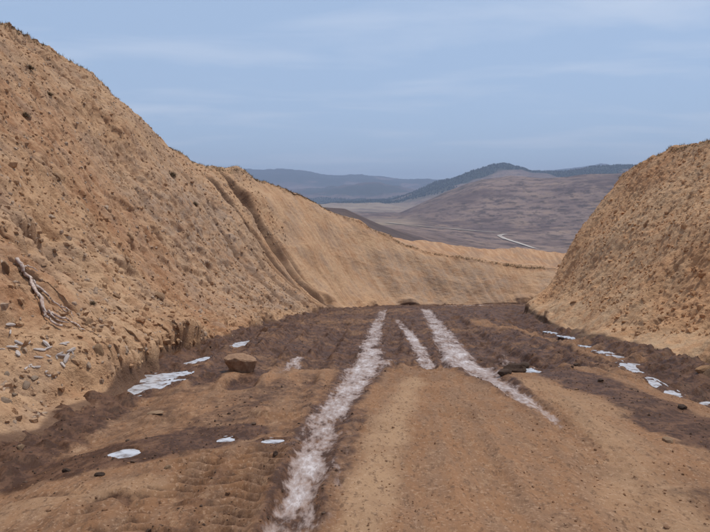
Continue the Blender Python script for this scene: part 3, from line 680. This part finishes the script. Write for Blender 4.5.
az = np.concatenate([np.arange(-180, -32, 2.0), np.arange(-32, -12, 0.25), np.arange(-12, 24, 0.05), np.arange(24, 34, 0.25), np.arange(34, 180.1, 2.0)])
r = np.concatenate([np.geomspace(66, 400, 40), np.geomspace(410, 3000, 190), np.geomspace(3030, 11200, 150)])
pxa = CX + F * np.tan(np.radians(np.clip(az, -50, 50))) / math.cos(PITCH) * 1.0
inview = (sstep(-46, -34, az) * sstep(46, 34, az))
def skyline(pts, dist, alt_h):
    xk = [p[0] for p in pts]; yk = [p[1] for p in pts]
    v = np.interp(pxa, xk, yk); v = smooth1(v[:, None], 3)[:, 0]
    z = (HZN - v) / F * dist * np.cos(np.radians(np.clip(az, -50, 50))) ** -1 * np.cos(np.radians(np.clip(az, -50, 50)))
    g = alt_h * (0.7 + 0.5 * fbm(np.cos(np.radians(az)) * 3, np.sin(np.radians(az)) * 3, int(dist), 3))
    return z * inview + g * (1 - inview)
K = [(66, None), (140, None), (330, None), (560, None), (900, None), (1250, None), (1900, None), (2500, None), (3300, None), (4300, None), (5300, None), (6300, None), (7200, None), (9000, None), (11200, None)]
rk = np.array([k[0] for k in K], float)
cols = [
    np.full(az.shape, -20.0), np.full(az.shape, -30.0),
    skyline([(-400, 258), (200, 250), (300, 246), (360, 246), (430, 262), (520, 275), (700, 275), (1100, 270)], 330, -28),
    skyline([(-400, 248), (200, 245), (310, 206), (345, 209), (380, 226), (432, 247), (470, 258), (560, 262), (700, 262), (1100, 250)], 560, -36),
    skyline([(-400, 246), (300, 236), (330, 226), (400, 230), (470, 242), (540, 250), (620, 250), (1100, 245)], 900, -42),
    skyline([(-400, 240), (300, 226), (350, 220), (420, 222), (480, 228), (540, 230), (620, 228), (1100, 225)], 1250, -40),
    skyline([(-400, 215), (300, 212), (350, 212), (400, 213), (424, 203), (445, 194), (480, 182), (510, 179), (545, 180), (590, 177), (620, 176), (700, 170), (1100, 175)], 1900, 60),
    skyline([(-400, 225), (330, 212), (420, 214), (480, 205), (620, 200), (1100, 205)], 2500, 10),
    skyline([(-400, 210), (320, 207), (400, 204), (430, 200), (470, 195), (620, 190), (1100, 195)], 3300, 20),
    skyline([(-400, 190), (320, 207), (390, 203), (412, 196), (432, 187), (452, 182), (475, 173), (492, 168), (503, 167), (516, 170), (530, 174), (560, 175), (590, 171), (617, 170), (680, 174), (1100, 180)], 4300, 170),
    skyline([(-400, 200), (300, 198), (430, 197), (620, 185), (1100, 190)], 5300, 60),
    skyline([(-400, 185), (290, 192), (322, 191), (345, 187), (378, 183), (400, 187), (418, 191), (460, 190), (620, 182), (1100, 185)], 6300, 130),
    skyline([(-400, 190), (300, 190), (430, 192), (620, 185), (1100, 185)], 7200, 90),
    skyline([(-400, 172), (200, 170), (258, 172), (285, 171), (310, 173), (335, 177), (365, 177), (390, 179), (408, 181), (432, 181), (470, 180), (530, 176), (570, 172), (600, 169), (640, 172), (1100, 175)], 9000, 380),
    np.full(az.shape, -50.0)]
zk = np.stack(cols, 1)
Zt = pchip_cols(rk, zk, r)
A, R = np.meshgrid(np.radians(az), r, indexing='ij')
Xt = R * np.sin(A); Yt = R * np.cos(A)
# skylines are given per depth: columns hold height at distance along the view axis
rel = np.clip(R / 1500, 0.02, 4)
Zt = Zt + 10.0 * rel * fbm(Xt / 420, Yt / 420, 400, 5, 0.5) * sstep(100, 400, R) + 7.0 * rel * (0.6 - np.abs(fbm(Xt / 170, Yt / 170, 401, 4))) * sstep(300, 900, R) 
Pt = np.stack([Xt, Yt, Zt], -1)
ut, vt, dt = project(Pt)
forest = np.zeros_like(Zt)
fn = fbm(Xt / 300, Yt / 300, 410, 4)
on2 = sstep(3300, 3700, R) * sstep(5200, 4800, R)
forest = np.maximum(forest, on2 * sstep(-0.25, -0.05, fn + 0.55 * sstep(520, 470, ut) - 0.30 + 0.12 * sstep(4000, 4250, R)))
on3 = sstep(7300, 7800, R); forest = np.maximum(forest, on3 * sstep(-0.30, 0.0, fn + 0.25))
on25 = sstep(5250, 5500, R) * sstep(6900, 6500, R); forest = np.maximum(forest, on25 * 0.8 * sstep(0.05, 0.2, fn + 0.35 * sstep(6000, 5600, R)) )
top1 = sstep(1750, 1880, R) * sstep(2400, 2000, R); forest = np.maximum(forest, top1 * sstep(0.10, 0.22, fbm(Xt / 110, Yt / 110, 415, 3)) * 0.8)
dark6 = sstep(5350, 5600, R) * sstep(6900, 6500, R) * sstep(440, 400, ut) * 0.8
dark = sstep(360, 480, R) * sstep(640, 590, R) * sstep(470, 420, ut) * 0.75
field = sstep(2100, 2500, R) * sstep(4000, 3400, R) * (0.6 + 0.6 * fn) + 0.7 * sstep(1000, 1100, R) * sstep(1500, 1300, R) * sstep(440, 380, ut) * sstep(-0.3, 0.2, fn)
hills = link('hills', grid_mesh('hills', Pt, {'forest': np.clip(forest, 0, 1), 'field': np.clip(field, 0, 1), 'dark': np.maximum(dark, dark6)}), None, 'structure', 'brown valley and rolling hills fading to blue ridges')
m = NT('hillside')
n1 = m.noise(0.0045, 6, 0.62); n2 = m.noise(0.022, 6, 0.68); n3 = m.noise(0.0018, 4, 0.6)
lay = m.noise(0.012, 5, 0.6, stretch=(0.55, 0.8, 10.0))
c = m.mix(m.ramp(n1, 0.40, 0.60), (0.225, 0.158, 0.128), (0.140, 0.098, 0.086))
c = m.mix(m.math('MULTIPLY', m.ramp(lay, 0.49, 0.56), 0.42), c, (0.092, 0.060, 0.054))
c = m.mix(m.math('MULTIPLY', m.ramp(n2, 0.50, 0.62), 0.55), c, (0.290, 0.200, 0.142))
c = m.mix(m.math('MULTIPLY', m.ramp(n2, 0.47, 0.38), 0.65), c, (0.070, 0.050, 0.045))
n4 = m.noise(0.05, 4, 0.7)
c = m.mix(m.math('MULTIPLY', m.ramp(n4, 0.52, 0.60), 0.75), c, (0.060, 0.046, 0.040))
c = m.mix(m.math('MULTIPLY', m.ramp(n3, 0.48, 0.60), 0.40), c, (0.105, 0.072, 0.064))
c = m.mix(m.math('MULTIPLY', m.attr('field'), m.ramp(n1, 0.35, 0.55, 0.35, 1.0)), c, (0.34, 0.26, 0.18))
c = m.mix(m.attr('dark'), c, (0.075, 0.052, 0.044))
c = m.mix(m.attr('forest'), c, (0.034, 0.042, 0.028))
m.set('Base Color', c); m.set('Roughness', 1.0); m.set('Specular IOR Level', 0.05)
hills.data.materials.append(m.m)

# wood on the far ridges: one mass of small conifers
ok = np.argwhere((forest > 0.5) & (ut > 300) & (ut < 660) & (R > 3300) & (R < 5400))
Pf = Pt.reshape(-1, 3); nP = len(az)
trees = []
cell = rng.choice(len(ok), size=min(9000, 3 * len(ok)), replace=True)
for i, j in ok[cell]:
    if i >= len(az) - 1 or j >= len(r) - 1: continue
    a_, b_ = rng.random(2)
    p = Pt[i, j] * (1 - a_) * (1 - b_) + Pt[i + 1, j] * a_ * (1 - b_) + Pt[i, j + 1] * (1 - a_) * b_ + Pt[i + 1, j + 1] * a_ * b_
    trees.append(p)
trees = np.array(trees); nT = len(trees)
hgt = rng.uniform(5, 10, nT); rad = hgt * rng.uniform(0.26, 0.42, nT)
ang = np.arange(6) * math.pi / 3
V = np.zeros((nT, 14, 3)); 
for k in range(6):
    V[:, k, 0] = trees[:, 0] + rad * np.cos(ang[k]); V[:, k, 1] = trees[:, 1] + rad * np.sin(ang[k]); V[:, k, 2] = trees[:, 2] - 1.0
    V[:, 6 + k, 0] = trees[:, 0] + 0.75 * rad * np.cos(ang[k] + .5); V[:, 6 + k, 1] = trees[:, 1] + 0.75 * rad * np.sin(ang[k] + .5); V[:, 6 + k, 2] = trees[:, 2] + 0.5 * hgt
V[:, 12] = trees; V[:, 12, 2] += hgt; V[:, 13] = trees
fs = []
for k in range(6):
    k2 = (k + 1) % 6; fs += [(k, k2, 6 + k2), (k, 6 + k2, 6 + k), (6 + k, 6 + k2, 12)]
fs = (np.array(fs)[None] + 14 * np.arange(nT)[:, None, None]).reshape(-1, 3)
M_FOREST = simple('conifer_wood', (0.036, 0.046, 0.028), (0.022, 0.030, 0.020), 0.02, 1.0, 0, 0.05)
link('forest', mesh_from('forest', V, fs, 3), M_FOREST, 'stuff', 'dark wood covering the far ridge', 'forest')

# far dirt roads on the hillside, draped on the sheet
def sheet_z(x, y):
    a_ = math.degrees(math.atan2(x, y)); rr = math.hypot(x, y)
    i = int(np.clip(np.searchsorted(az, a_) - 1, 0, len(az) - 2)); j = int(np.clip(np.searchsorted(r, rr) - 1, 0, len(r) - 2))
    fa = (a_ - az[i]) / (az[i + 1] - az[i]); fr = (rr - r[j]) / (r[j + 1] - r[j])
    return float(Zt[i, j] * (1 - fa) * (1 - fr) + Zt[i + 1, j] * fa * (1 - fr) + Zt[i, j + 1] * (1 - fa) * fr + Zt[i + 1, j + 1] * fa * fr)
def on_sheet(px, py):
    rr = ray(px, py); rr = rr / np.hypot(rr[0], rr[1]); prev = 75
    for q in np.geomspace(75, 9000, 1600):
        if rr[2] * q < sheet_z(rr[0] * q, rr[1] * q): return rr[0] * q, rr[1] * q
    return None
def strip(pts, width, mat, name, label):
    W = []
    for i in range(len(pts) - 1):
        for t in np.linspace(0, 1, 14, endpoint=(i == len(pts) - 2)):
            q = on_sheet(pts[i][0] * (1 - t) + pts[i + 1][0] * t, pts[i][1] * (1 - t) + pts[i + 1][1] * t)
            if q and (not W or math.hypot(q[0] - W[-1][0], q[1] - W[-1][1]) < 140): W.append(q)
    W = smooth1(np.array(W), 3); T_ = np.gradient(W, axis=0); T_ /= np.linalg.norm(T_, axis=1, keepdims=True); Nn = np.stack([-T_[:, 1], T_[:, 0]], 1)
    G = np.zeros((len(W), 5, 3))
    for k, f in enumerate(np.linspace(-1, 1, 5)):
        q = W + Nn * width * f
        G[:, k, :2] = q; G[:, k, 2] = [sheet_z(*v) + 0.9 for v in q]
    o = link(name, grid_mesh(name, G), mat, 'structure', label)
M_FARROAD = simple('pale_gravel', (0.46, 0.40, 0.34), (0.36, 0.30, 0.25), 0.02, 1.0, 0)
M_FARTRACK = simple('pale_dirt', (0.36, 0.30, 0.235), (0.29, 0.235, 0.18), 0.02, 1.0, 0)
strip([(505, 234.5), (499, 236), (504, 239), (517, 243), (535, 249)], 3.6, M_FARROAD, 'far_road', 'pale straight stretch of gravel road across the far valley')
strip([(385, 223), (420, 226.5), (460, 230), (500, 233)], 4.0, M_FARTRACK, 'far_track', 'thin pale track crossing the brown hillside')

# ------------------------------------------------------------------ stones, clods, roots, shrubs
def rock_mesh(name, seed, sub=2, flat=0.7, jag=0.35, facet=True):
    bm = bmesh.new(); bmesh.ops.create_icosphere(bm, subdivisions=sub, radius=1.0)
    rnd = random.Random(seed)
    planes = [(Vector((rnd.gauss(0, 1), rnd.gauss(0, 1), rnd.gauss(0, 1))).normalized(), rnd.uniform(0.55, 0.85)) for _ in range(9)]
    off = Vector((seed * 3.7, seed * 1.3, 0))
    for v in bm.verts:
        p = v.co.copy()
        for n, dd in planes:
            k = p.dot(n)
            if k > dd: p -= n * (k - dd)
        p *= 1 + jag * 0.35 * mnoise.noise(p * 1.6 + off) + jag * 0.2 * mnoise.noise(p * 4 + off)
        p.z *= flat; v.co = p
    me = bpy.data.meshes.new(name); bm.to_mesh(me); bm.free()
    return me

def find(P, px, py, U=None, lo=None, hi=None):
    u, v, d = project(P)
    e = (u - px) ** 2 + (v - py) ** 2
    if U is not None: e = e + 1e6 * ((P[..., 1] < 1))
    near = e < max(e.min() * 1.5, 9.0)
    dd = np.where(near, d + 0.02 * e, 1e9); i = np.unravel_index(np.argmin(dd), dd.shape)
    return P[i], i
NL, NR_ = grid_normals(PL), grid_normals(PR)

# the boulder: a broken slab with a flat top, undercut on its left
def boulder():
    pts = [(-0.30, -0.10, 0.10), (-0.33, 0.02, 0.16), (-0.24, -0.20, 0.165), (-0.26, 0.14, 0.20), (-0.12, -0.20, 0.20), (0.05, -0.22, 0.155), (0.22, -0.17, 0.155), (0.30, -0.05, 0.15), (0.27, 0.13, 0.17),
           (0.05, 0.20, 0.225), (-0.05, 0.05, 0.235), (-0.16, -0.08, -0.06), (0.0, -0.15, -0.06), (0.20, -0.15, -0.06), (0.24, 0.1, -0.06), (-0.14, 0.14, -0.06), (0.25, -0.1, 0.05), (-0.20, -0.12, 0.02)]
    bm = bmesh.new()
    for p in pts: bm.verts.new(p)
    bmesh.ops.convex_hull(bm, input=bm.verts[:])
    for v in [v for v in bm.verts if not v.link_faces]: bm.verts.remove(v)
    bmesh.ops.bevel(bm, geom=bm.edges[:], offset=0.007, segments=1, affect='EDGES', profile=0.5)
    bmesh.ops.triangulate(bm, faces=bm.faces[:])
    bmesh.ops.subdivide_edges(bm, edges=[e for e in bm.edges if e.calc_length() > 0.07], cuts=2, use_grid_fill=True)
    bmesh.ops.triangulate(bm, faces=bm.faces[:])
    bm.normal_update()
    for v in bm.verts:
        v.co += v.normal * (0.016 * mnoise.noise(v.co * 9) + 0.008 * mnoise.noise(v.co * 25))
    me = bpy.data.meshes.new('boulder'); bm.to_mesh(me); bm.free(); return me
p, _ = find(PRD, 240, 369)
M_BOULDER = simple('boulder_stone', (0.34, 0.205, 0.122), (0.235, 0.135, 0.080), 11, 0.9, 0.02)
o = link('boulder', boulder(), M_BOULDER, None, 'large flat-topped tan boulder on the mud beside the left ditch', 'boulder')
o.location = (p[0], p[1] + 0.12, p[2] + 0.03); o.rotation_euler = (0.0, 0.06, 0.15); o.scale = (0.98, 0.9, 1.15)

ROCKS = [rock_mesh('stone', k, 2, 0.72, 0.5) for k in range(6)]
def put_rock(name, P, N, px, py, size, mat, label, cat, group, k, squash=(1, 1, 1), sink=0.25):
    q, i = find(P, px, py, True)
    me = ROCKS[k % 6]
    key = (me.name, mat.name)
    if key not in cache:
        mm = me.copy(); mm.materials.append(mat); cache[key] = mm
    o = link(name, cache[key], None, None, label, cat, group)
    n = Vector(N[i]) if N is not None else Vector((0, 0, 1))
    o.rotation_euler = (n.to_track_quat('Z', 'Y') @ Matrix.Rotation(random.uniform(0, 6.28), 3, 'Z').to_quaternion()).to_euler()
    o.scale = (size * squash[0], size * squash[1], size * squash[2]); o.location = Vector(q) + n * size * (0.35 - sink)
    return o
cache = {}
put_rock('stone', PRD, None, 251, 367, 0.07, M_STONE, 'small tan stone touching the right end of the boulder', 'stone', None, 1)
put_rock('stone', PRD, None, 20, 448, 0.05, M_STONE, 'small stone on dark mud at the far left', 'stone', None, 2)
put_rock('stone', PRD, None, 167, 466, 0.035, M_STONE, 'small tan stone right of the foreground puddle', 'stone', None, 3)
put_rock('stone', PRD, None, 155, 411, 0.09, M_STONE, 'flat pale stone on the road below the large left puddle', 'stone', None, 4, (1.3, 0.8, 0.5))
put_rock('stone', PRD, None, 668, 440, 0.07, M_STONE, 'tan lump of soil at the edge of the right mud', 'stone', None, 5)
# mud heap pushed up beside the right track
for (px, py, sz, lab) in ((516, 368, 0.20, 'dark mud heap beside the small bright puddle'), (505, 371, 0.12, 'dark mud clod at the left end of the mud heap'), (524, 364, 0.11, 'dark mud clod behind the mud heap'),
                         (100, 474, 0.04, 'dark clod on the edge of the left mud band'), (67, 470, 0.045, 'dark clod above the scraped hollow on the left'), (600, 378, 0.06, 'dark clod in the mud right of the puddle'), (578, 363, 0.07, 'dark clod in the mud between heap and right ditch'), (683, 407, 0.07, 'dark clod beside the nearest ditch puddle')):
    put_rock('mud_clod', PRD, None, px, py, sz, M_CLOD, lab, 'clod', None, int(px), (1.2, 0.9, 0.8), 0.2)
# pale stones low on the near left slope
for k in range(30):
    px = random.choice([random.gauss(45, 14), random.gauss(60, 12), random.gauss(20, 12)]); py = {0: 345, 1: 352, 2: 362}[k % 3] + random.gauss(0, 7)
    put_rock('pale_stone', PL, NL, px, py, random.uniform(0.022, 0.055), M_PALE, 'whitish broken stone in the cluster at the foot of the near left slope', 'stone', 'whitish stones at the foot of the near left slope', k, (1.7, 0.6, 0.45), 0.15)
for k, (px, py) in enumerate([(8, 372), (14, 392), (26, 386), (36, 378), (8, 400), (95, 349), (112, 345), (128, 352), ]):
    put_rock('grey_stone', PL, NL, px, py, random.uniform(0.04, 0.08), M_GREYSTONE, 'grey stone half buried in the lower near left slope', 'stone', 'grey stones in the lower left slope', k, (1.2, 0.9, 0.7), 0.4)
# the larger lumps stuck in the faces
for k, (px, py, sz, lab) in enumerate([(88, 320, 0.13, 'soil lump right of the lower end of the pale roots'), (118, 295, 0.12, 'soil lump on the slope well right of the pale roots'), (160, 296, 0.15, 'soil lump low on the slope above the large left puddle'),
        (8, 268, 0.14, 'soil lump at the left edge beside the top of the roots'), (98, 352, 0.11, 'soil lump at the slope foot right of the whitish stones'), (208, 318, 0.16, 'soil lump at the slope foot above the boulder'),
        (60, 175, 0.16, 'soil lump high on the near left slope below the tufts'), (132, 236, 0.15, 'soil lump in the grey middle of the left slope')]):
    put_rock('soil_lump', PL, NL, px, py, sz, M_LEFT, lab, 'soil lump', None, k, (1.2, 0.9, 0.8), 0.45)
for k, (px, py, sz, lab) in enumerate([(690, 195, 0.15, 'soil lump high on the right slope near the picture edge'), (645, 222, 0.16, 'soil lump in the upper middle of the right slope'), (600, 300, 0.13, 'soil lump low on the right slope above the ditch'),
        (572, 300, 0.14, 'soil lump at the nose of the right slope'), (660, 318, 0.12, 'soil lump above the tan fan at the right slope foot'), (703, 366, 0.16, 'soil lump on the tan mound at the right edge')]):
    put_rock('soil_lump', PR, NR_, px, py, sz, M_RIGHT, lab, 'soil lump', None, k, (1.2, 0.9, 0.8), 0.45)

# loose crumbs nobody could count
ico = bmesh.new(); bmesh.ops.create_icosphere(ico, subdivisions=1, radius=1.0)
IV = np.array([v.co[:] for v in ico.verts]); IF = np.array([[v.index for v in f.verts] for f in ico.faces]); ico.free()
def crumbs(name, C, sizes, mat, label, cat):
    n = len(C)
    V = IV[None] * (1 + 0.28 * rng.standard_normal((n, len(IV), 1))) * (sizes[:, None, None] * rng.uniform(0.6, 1.3, (n, 1, 3)))
    V = V + C[:, None, :]
    link(name, mesh_from(name, V, (IF[None] + len(IV) * np.arange(n)[:, None, None]).reshape(-1, 3), 3, False), mat, 'stuff', label, cat)
def pick(P, n, cond):
    idx = np.argwhere(cond); idx = idx[rng.choice(len(idx), n)]
    return P[idx[:, 0], idx[:, 1]]
uL, vL, dL = project(PL); uR, vR, dR = project(PR)
visL = (uL > -30) & (uL < 330) & (vL > -20) & (PL[..., 1] > 4) & (aL['rough'] > 0.25)
crumbs('soil_crumbs', pick(PL, 7000, visL), rng.gamma(2.0, 0.012, 7000) + 0.010, M_LEFT, 'loose tan crumbs of soil over the left slope', 'soil')
crumbs('soil_crumbs', pick(PL, 2500, visL), rng.gamma(2.0, 0.010, 2500) + 0.010, M_GREYSTONE, 'loose greyish crumbs of soil over the left slope', 'soil')
visR = (uR > 500) & (uR < 740) & (PR[..., 1] > 8) & (aR['rough'] > 0.2)
crumbs('soil_crumbs', pick(PR, 5000, visR), rng.gamma(2.0, 0.012, 5000) + 0.010, M_RIGHT, 'loose brown crumbs of soil over the right slope', 'soil')
ur, vr, dr_ = project(PRD)
visD = (ur > -20) & (ur < 730) & (vr < 545) & (YY > 3.5) & (YY < 30) & (film < 0.3)
crumbs('gravel', pick(PRD, 9000, visD), rng.gamma(2.0, 0.0021, 9000) + 0.002, M_ROAD, 'fine gravel and crumbs strewn over the road', 'gravel')
crumbs('gravel', pick(PRD, 6000, visD & (moist_shade > 0.5)), rng.gamma(2.0, 0.0030, 6000) + 0.003, M_CLOD, 'dark crumbs of mud over the wet road', 'gravel')

# bleached roots hanging out of the hollow
def tube(bm, pts, r0, r1, seg=7):
    rings = []
    for i, p in enumerate(pts):
        p = Vector(p); t = (Vector(pts[min(i + 1, len(pts) - 1)]) - Vector(pts[max(i - 1, 0)])).normalized()
        a = t.orthogonal().normalized(); b = t.cross(a); rr = (r0 + (r1 - r0) * i / (len(pts) - 1)) * (1 + 0.25 * mnoise.noise(p * 7))
        rings.append([bm.verts.new(p + a * rr * math.cos(2 * math.pi * k / seg) + b * rr * math.sin(2 * math.pi * k / seg)) for k in range(seg)])
    for i in range(len(rings) - 1):
        for k in range(seg):
            f = bm.faces.new((rings[i][k], rings[i][(k + 1) % seg], rings[i + 1][(k + 1) % seg], rings[i + 1][k])); f.smooth = True
    bm.faces.new(rings[0][::-1]); bm.faces.new(rings[-1])
def root_line(px_pts, lift, jit):
    out = []
    dense = []
    for i in range(len(px_pts) - 1):
        for t in np.linspace(0, 1, 5, endpoint=False): dense.append((px_pts[i][0] * (1 - t) + px_pts[i + 1][0] * t, px_pts[i][1] * (1 - t) + px_pts[i + 1][1] * t))
    dense.append(px_pts[-1])
    for q in dense:
        c, i = find(PL, q[0], q[1], True); out.append(Vector(c) + Vector(NL[i]) * lift + Vector((random.gauss(0, jit), random.gauss(0, jit), random.gauss(0, jit))))
    sm = [out[0]] + [(out[k - 1] + out[k] * 2 + out[k + 1]) / 4 for k in range(1, len(out) - 1)] + [out[-1]]
    return sm
c0, _ = find(PL, 40, 300, True)
root = link('exposed_roots', None, None, None, 'tangle of pale roots hanging below the dark hollow in the near left slope', 'roots'); root.location = tuple(c0)
RL = [([(17, 260), (27, 273), (34, 286), (42, 304), (44, 314), (50, 322), (60, 328)], 0.035, 0.018, 0.05),
      ([(27, 273), (36, 284), (48, 298), (58, 305), (66, 313)], 0.024, 0.010, 0.04),
      ([(44, 312), (53, 315), (64, 320), (76, 325), (84, 330)], 0.026, 0.010, 0.04),
      ([(32, 283), (36, 296), (41, 308), (44, 318)], 0.022, 0.014, 0.06),
      ([(46, 312), (56, 320), (66, 325)], 0.018, 0.008, 0.05),
      ([(24, 266), (31, 268), (36, 274)], 0.016, 0.008, 0.05),
      ([(60, 305), (68, 312), (74, 318)], 0.012, 0.006, 0.04)]
for k, (pp, r0, r1, lift) in enumerate(RL):
    bm = bmesh.new(); tube(bm, [v - Vector(c0) for v in root_line(pp, lift, 0.012)], r0, r1)
    me = bpy.data.meshes.new('root_strand'); bm.to_mesh(me); bm.free()
    o = link('root_strand', me, M_ROOT, parent=root)

# dry shrubs on the face and along the crest
def shrub_mesh(seed, n=110, h=1.0):
    rnd = random.Random(seed); V = []; Fc = []
    for k in range(n):
        a = rnd.uniform(0, 6.28); lean = rnd.uniform(0.1, 1.1); L = h * rnd.uniform(0.45, 1.0)
        b = Vector((rnd.gauss(0, .14), rnd.gauss(0, .14), -0.05)); d = Vector((math.cos(a) * math.sin(lean), math.sin(a) * math.sin(lean), math.cos(lean)))
        s_ = d.cross(Vector((0, 0, 1))).normalized() * 0.022 * rnd.uniform(0.7, 1.6)
        m_ = b + d * L * 0.55 + Vector((0, 0, -0.03)); t_ = b + d * L + Vector((0, 0, -0.12 * L))
        i = len(V); V += [b - s_, b + s_, m_ + s_, m_ - s_, t_]; Fc += [(i, i + 1, i + 2), (i, i + 2, i + 3), (i + 3, i + 2, i + 4)]
        for q in range(3):
            c_ = b + d * L * rnd.uniform(0.4, 1.0); w_ = Vector((rnd.gauss(0, 1), rnd.gauss(0, 1), rnd.gauss(0, 1))).normalized() * 0.10
            x_ = w_.cross(d).normalized() * 0.03; i = len(V); V += [c_ - x_, c_ + x_, c_ + w_]; Fc += [(i, i + 1, i + 2)]
    return mesh_from('dry_shrub', np.array([v[:] for v in V]), np.array(Fc), 3, False)
SH = [shrub_mesh(k) for k in range(3)]
for s_ in SH: s_.materials.append(M_SHRUB)
def put_shrub(P, N, px, py, size, label, group=None, k=0):
    q, i = find(P, px, py, True)
    o = link('dry_shrub', SH[k % 3], None, None, label, 'shrub', group)
    n = (Vector(N[i]) * 0.6 + Vector((0, 0, 0.6))).normalized()
    o.rotation_euler = (n.to_track_quat('Z', 'Y') @ Matrix.Rotation(random.uniform(0, 6.28), 3, 'Z').to_quaternion()).to_euler()
    o.scale = (size, size, 0.62 * size); o.location = q
put_shrub(PL, NL, 174, 174, 0.42, 'dark dry shrub on the bare face just below the left crest', k=0)
put_shrub(PL, NL, 197, 203, 0.30, 'small dark shrub halfway down the face left of the gullies', k=1)
put_shrub(PL, NL, 32, 68, 0.34, 'dark dry shrub high on the near left slope', k=2)
put_shrub(PL, NL, 52, 93, 0.24, 'small dry shrub below the high near one on the left slope', k=1)
put_shrub(PL, NL, 26, 115, 0.26, 'dry tuft in the rubble at the upper left edge', k=0)
put_shrub(PL, NL, 94, 303, 0.12, 'tiny dark tuft right of the pale roots', k=2)
# turf fringe along both crests
def fringe(P, s, U, sel, n, hmin, hmax, label):
    V = []; Fc = []
    jj = np.argwhere(sel)
    for q in jj[rng.choice(len(jj), n)]:
        b = Vector(P[q[0], q[1]])
        for k in range(7):
            a = random.uniform(0, 6.28); L = random.uniform(hmin, hmax); d = Vector((math.cos(a) * 0.5, math.sin(a) * 0.5, 1)).normalized()
            sd = Vector((-math.sin(a), math.cos(a), 0)) * 0.012; c_ = b + Vector((random.gauss(0, .05), random.gauss(0, .05), -0.02)); i = len(V)
            V += [c_ - sd, c_ + sd, c_ + d * L]; Fc.append((i, i + 1, i + 2))
    link('dry_grass', mesh_from('dry_grass', np.array([v[:] for v in V]), np.array(Fc), 3, False), M_GRASS, 'stuff', label, 'grass')
crl = (UL > 0) & (np.abs((np.arange(UL.shape[1])[None, :] - 383)) < 14) & (PL[..., 1] > 26) & (PL[..., 1] < 62) & (PL[..., 0] < 16)
fringe(PL, sL, UL, crl, 1500, 0.06, 0.20, 'thin dry grass along the crest of the left slope')
crr = (np.abs((np.arange(UR.shape[1])[None, :] - 385)) < 14) & (PR[..., 1] > 22) & (PR[..., 1] < 46)
fringe(PR, sR, UR, crr, 900, 0.05, 0.18, 'thin dry grass along the crest of the right slope')

# ------------------------------------------------------------------ haze
lo = float(Pt[..., 2].min()) - 1.0; hi = float(max(Pt[..., 2].max(), V[..., 2].max() if False else 0)) + 25.0
hb = 11600.0
hv = [(-hb, -hb, lo), (hb, -hb, lo), (hb, hb, lo), (-hb, hb, lo), (-hb, -hb, hi), (hb, -hb, hi), (hb, hb, hi), (-hb, hb, hi)]
hf = [(3, 2, 1, 0), (4, 5, 6, 7), (0, 1, 5, 4), (1, 2, 6, 5), (2, 3, 7, 6), (3, 0, 4, 7)]
hm = bpy.data.materials.new('haze_air'); hm.use_nodes = True; ht = hm.node_tree; ht.nodes.clear()
ho = ht.nodes.new('ShaderNodeOutputMaterial'); pv = ht.nodes.new('ShaderNodeVolumePrincipled')
pv.inputs['Color'].default_value = (0.57, 0.67, 0.90, 1); pv.inputs['Density'].default_value = 1.5e-4; pv.inputs['Anisotropy'].default_value = 0.0
ht.links.new(pv.outputs[0], ho.inputs['Volume'])
hz = link('haze', mesh_from('haze', np.array(hv), np.array(hf), 4, False), hm, 'stuff', 'thin blue air between the cut and the far ridges', 'haze')
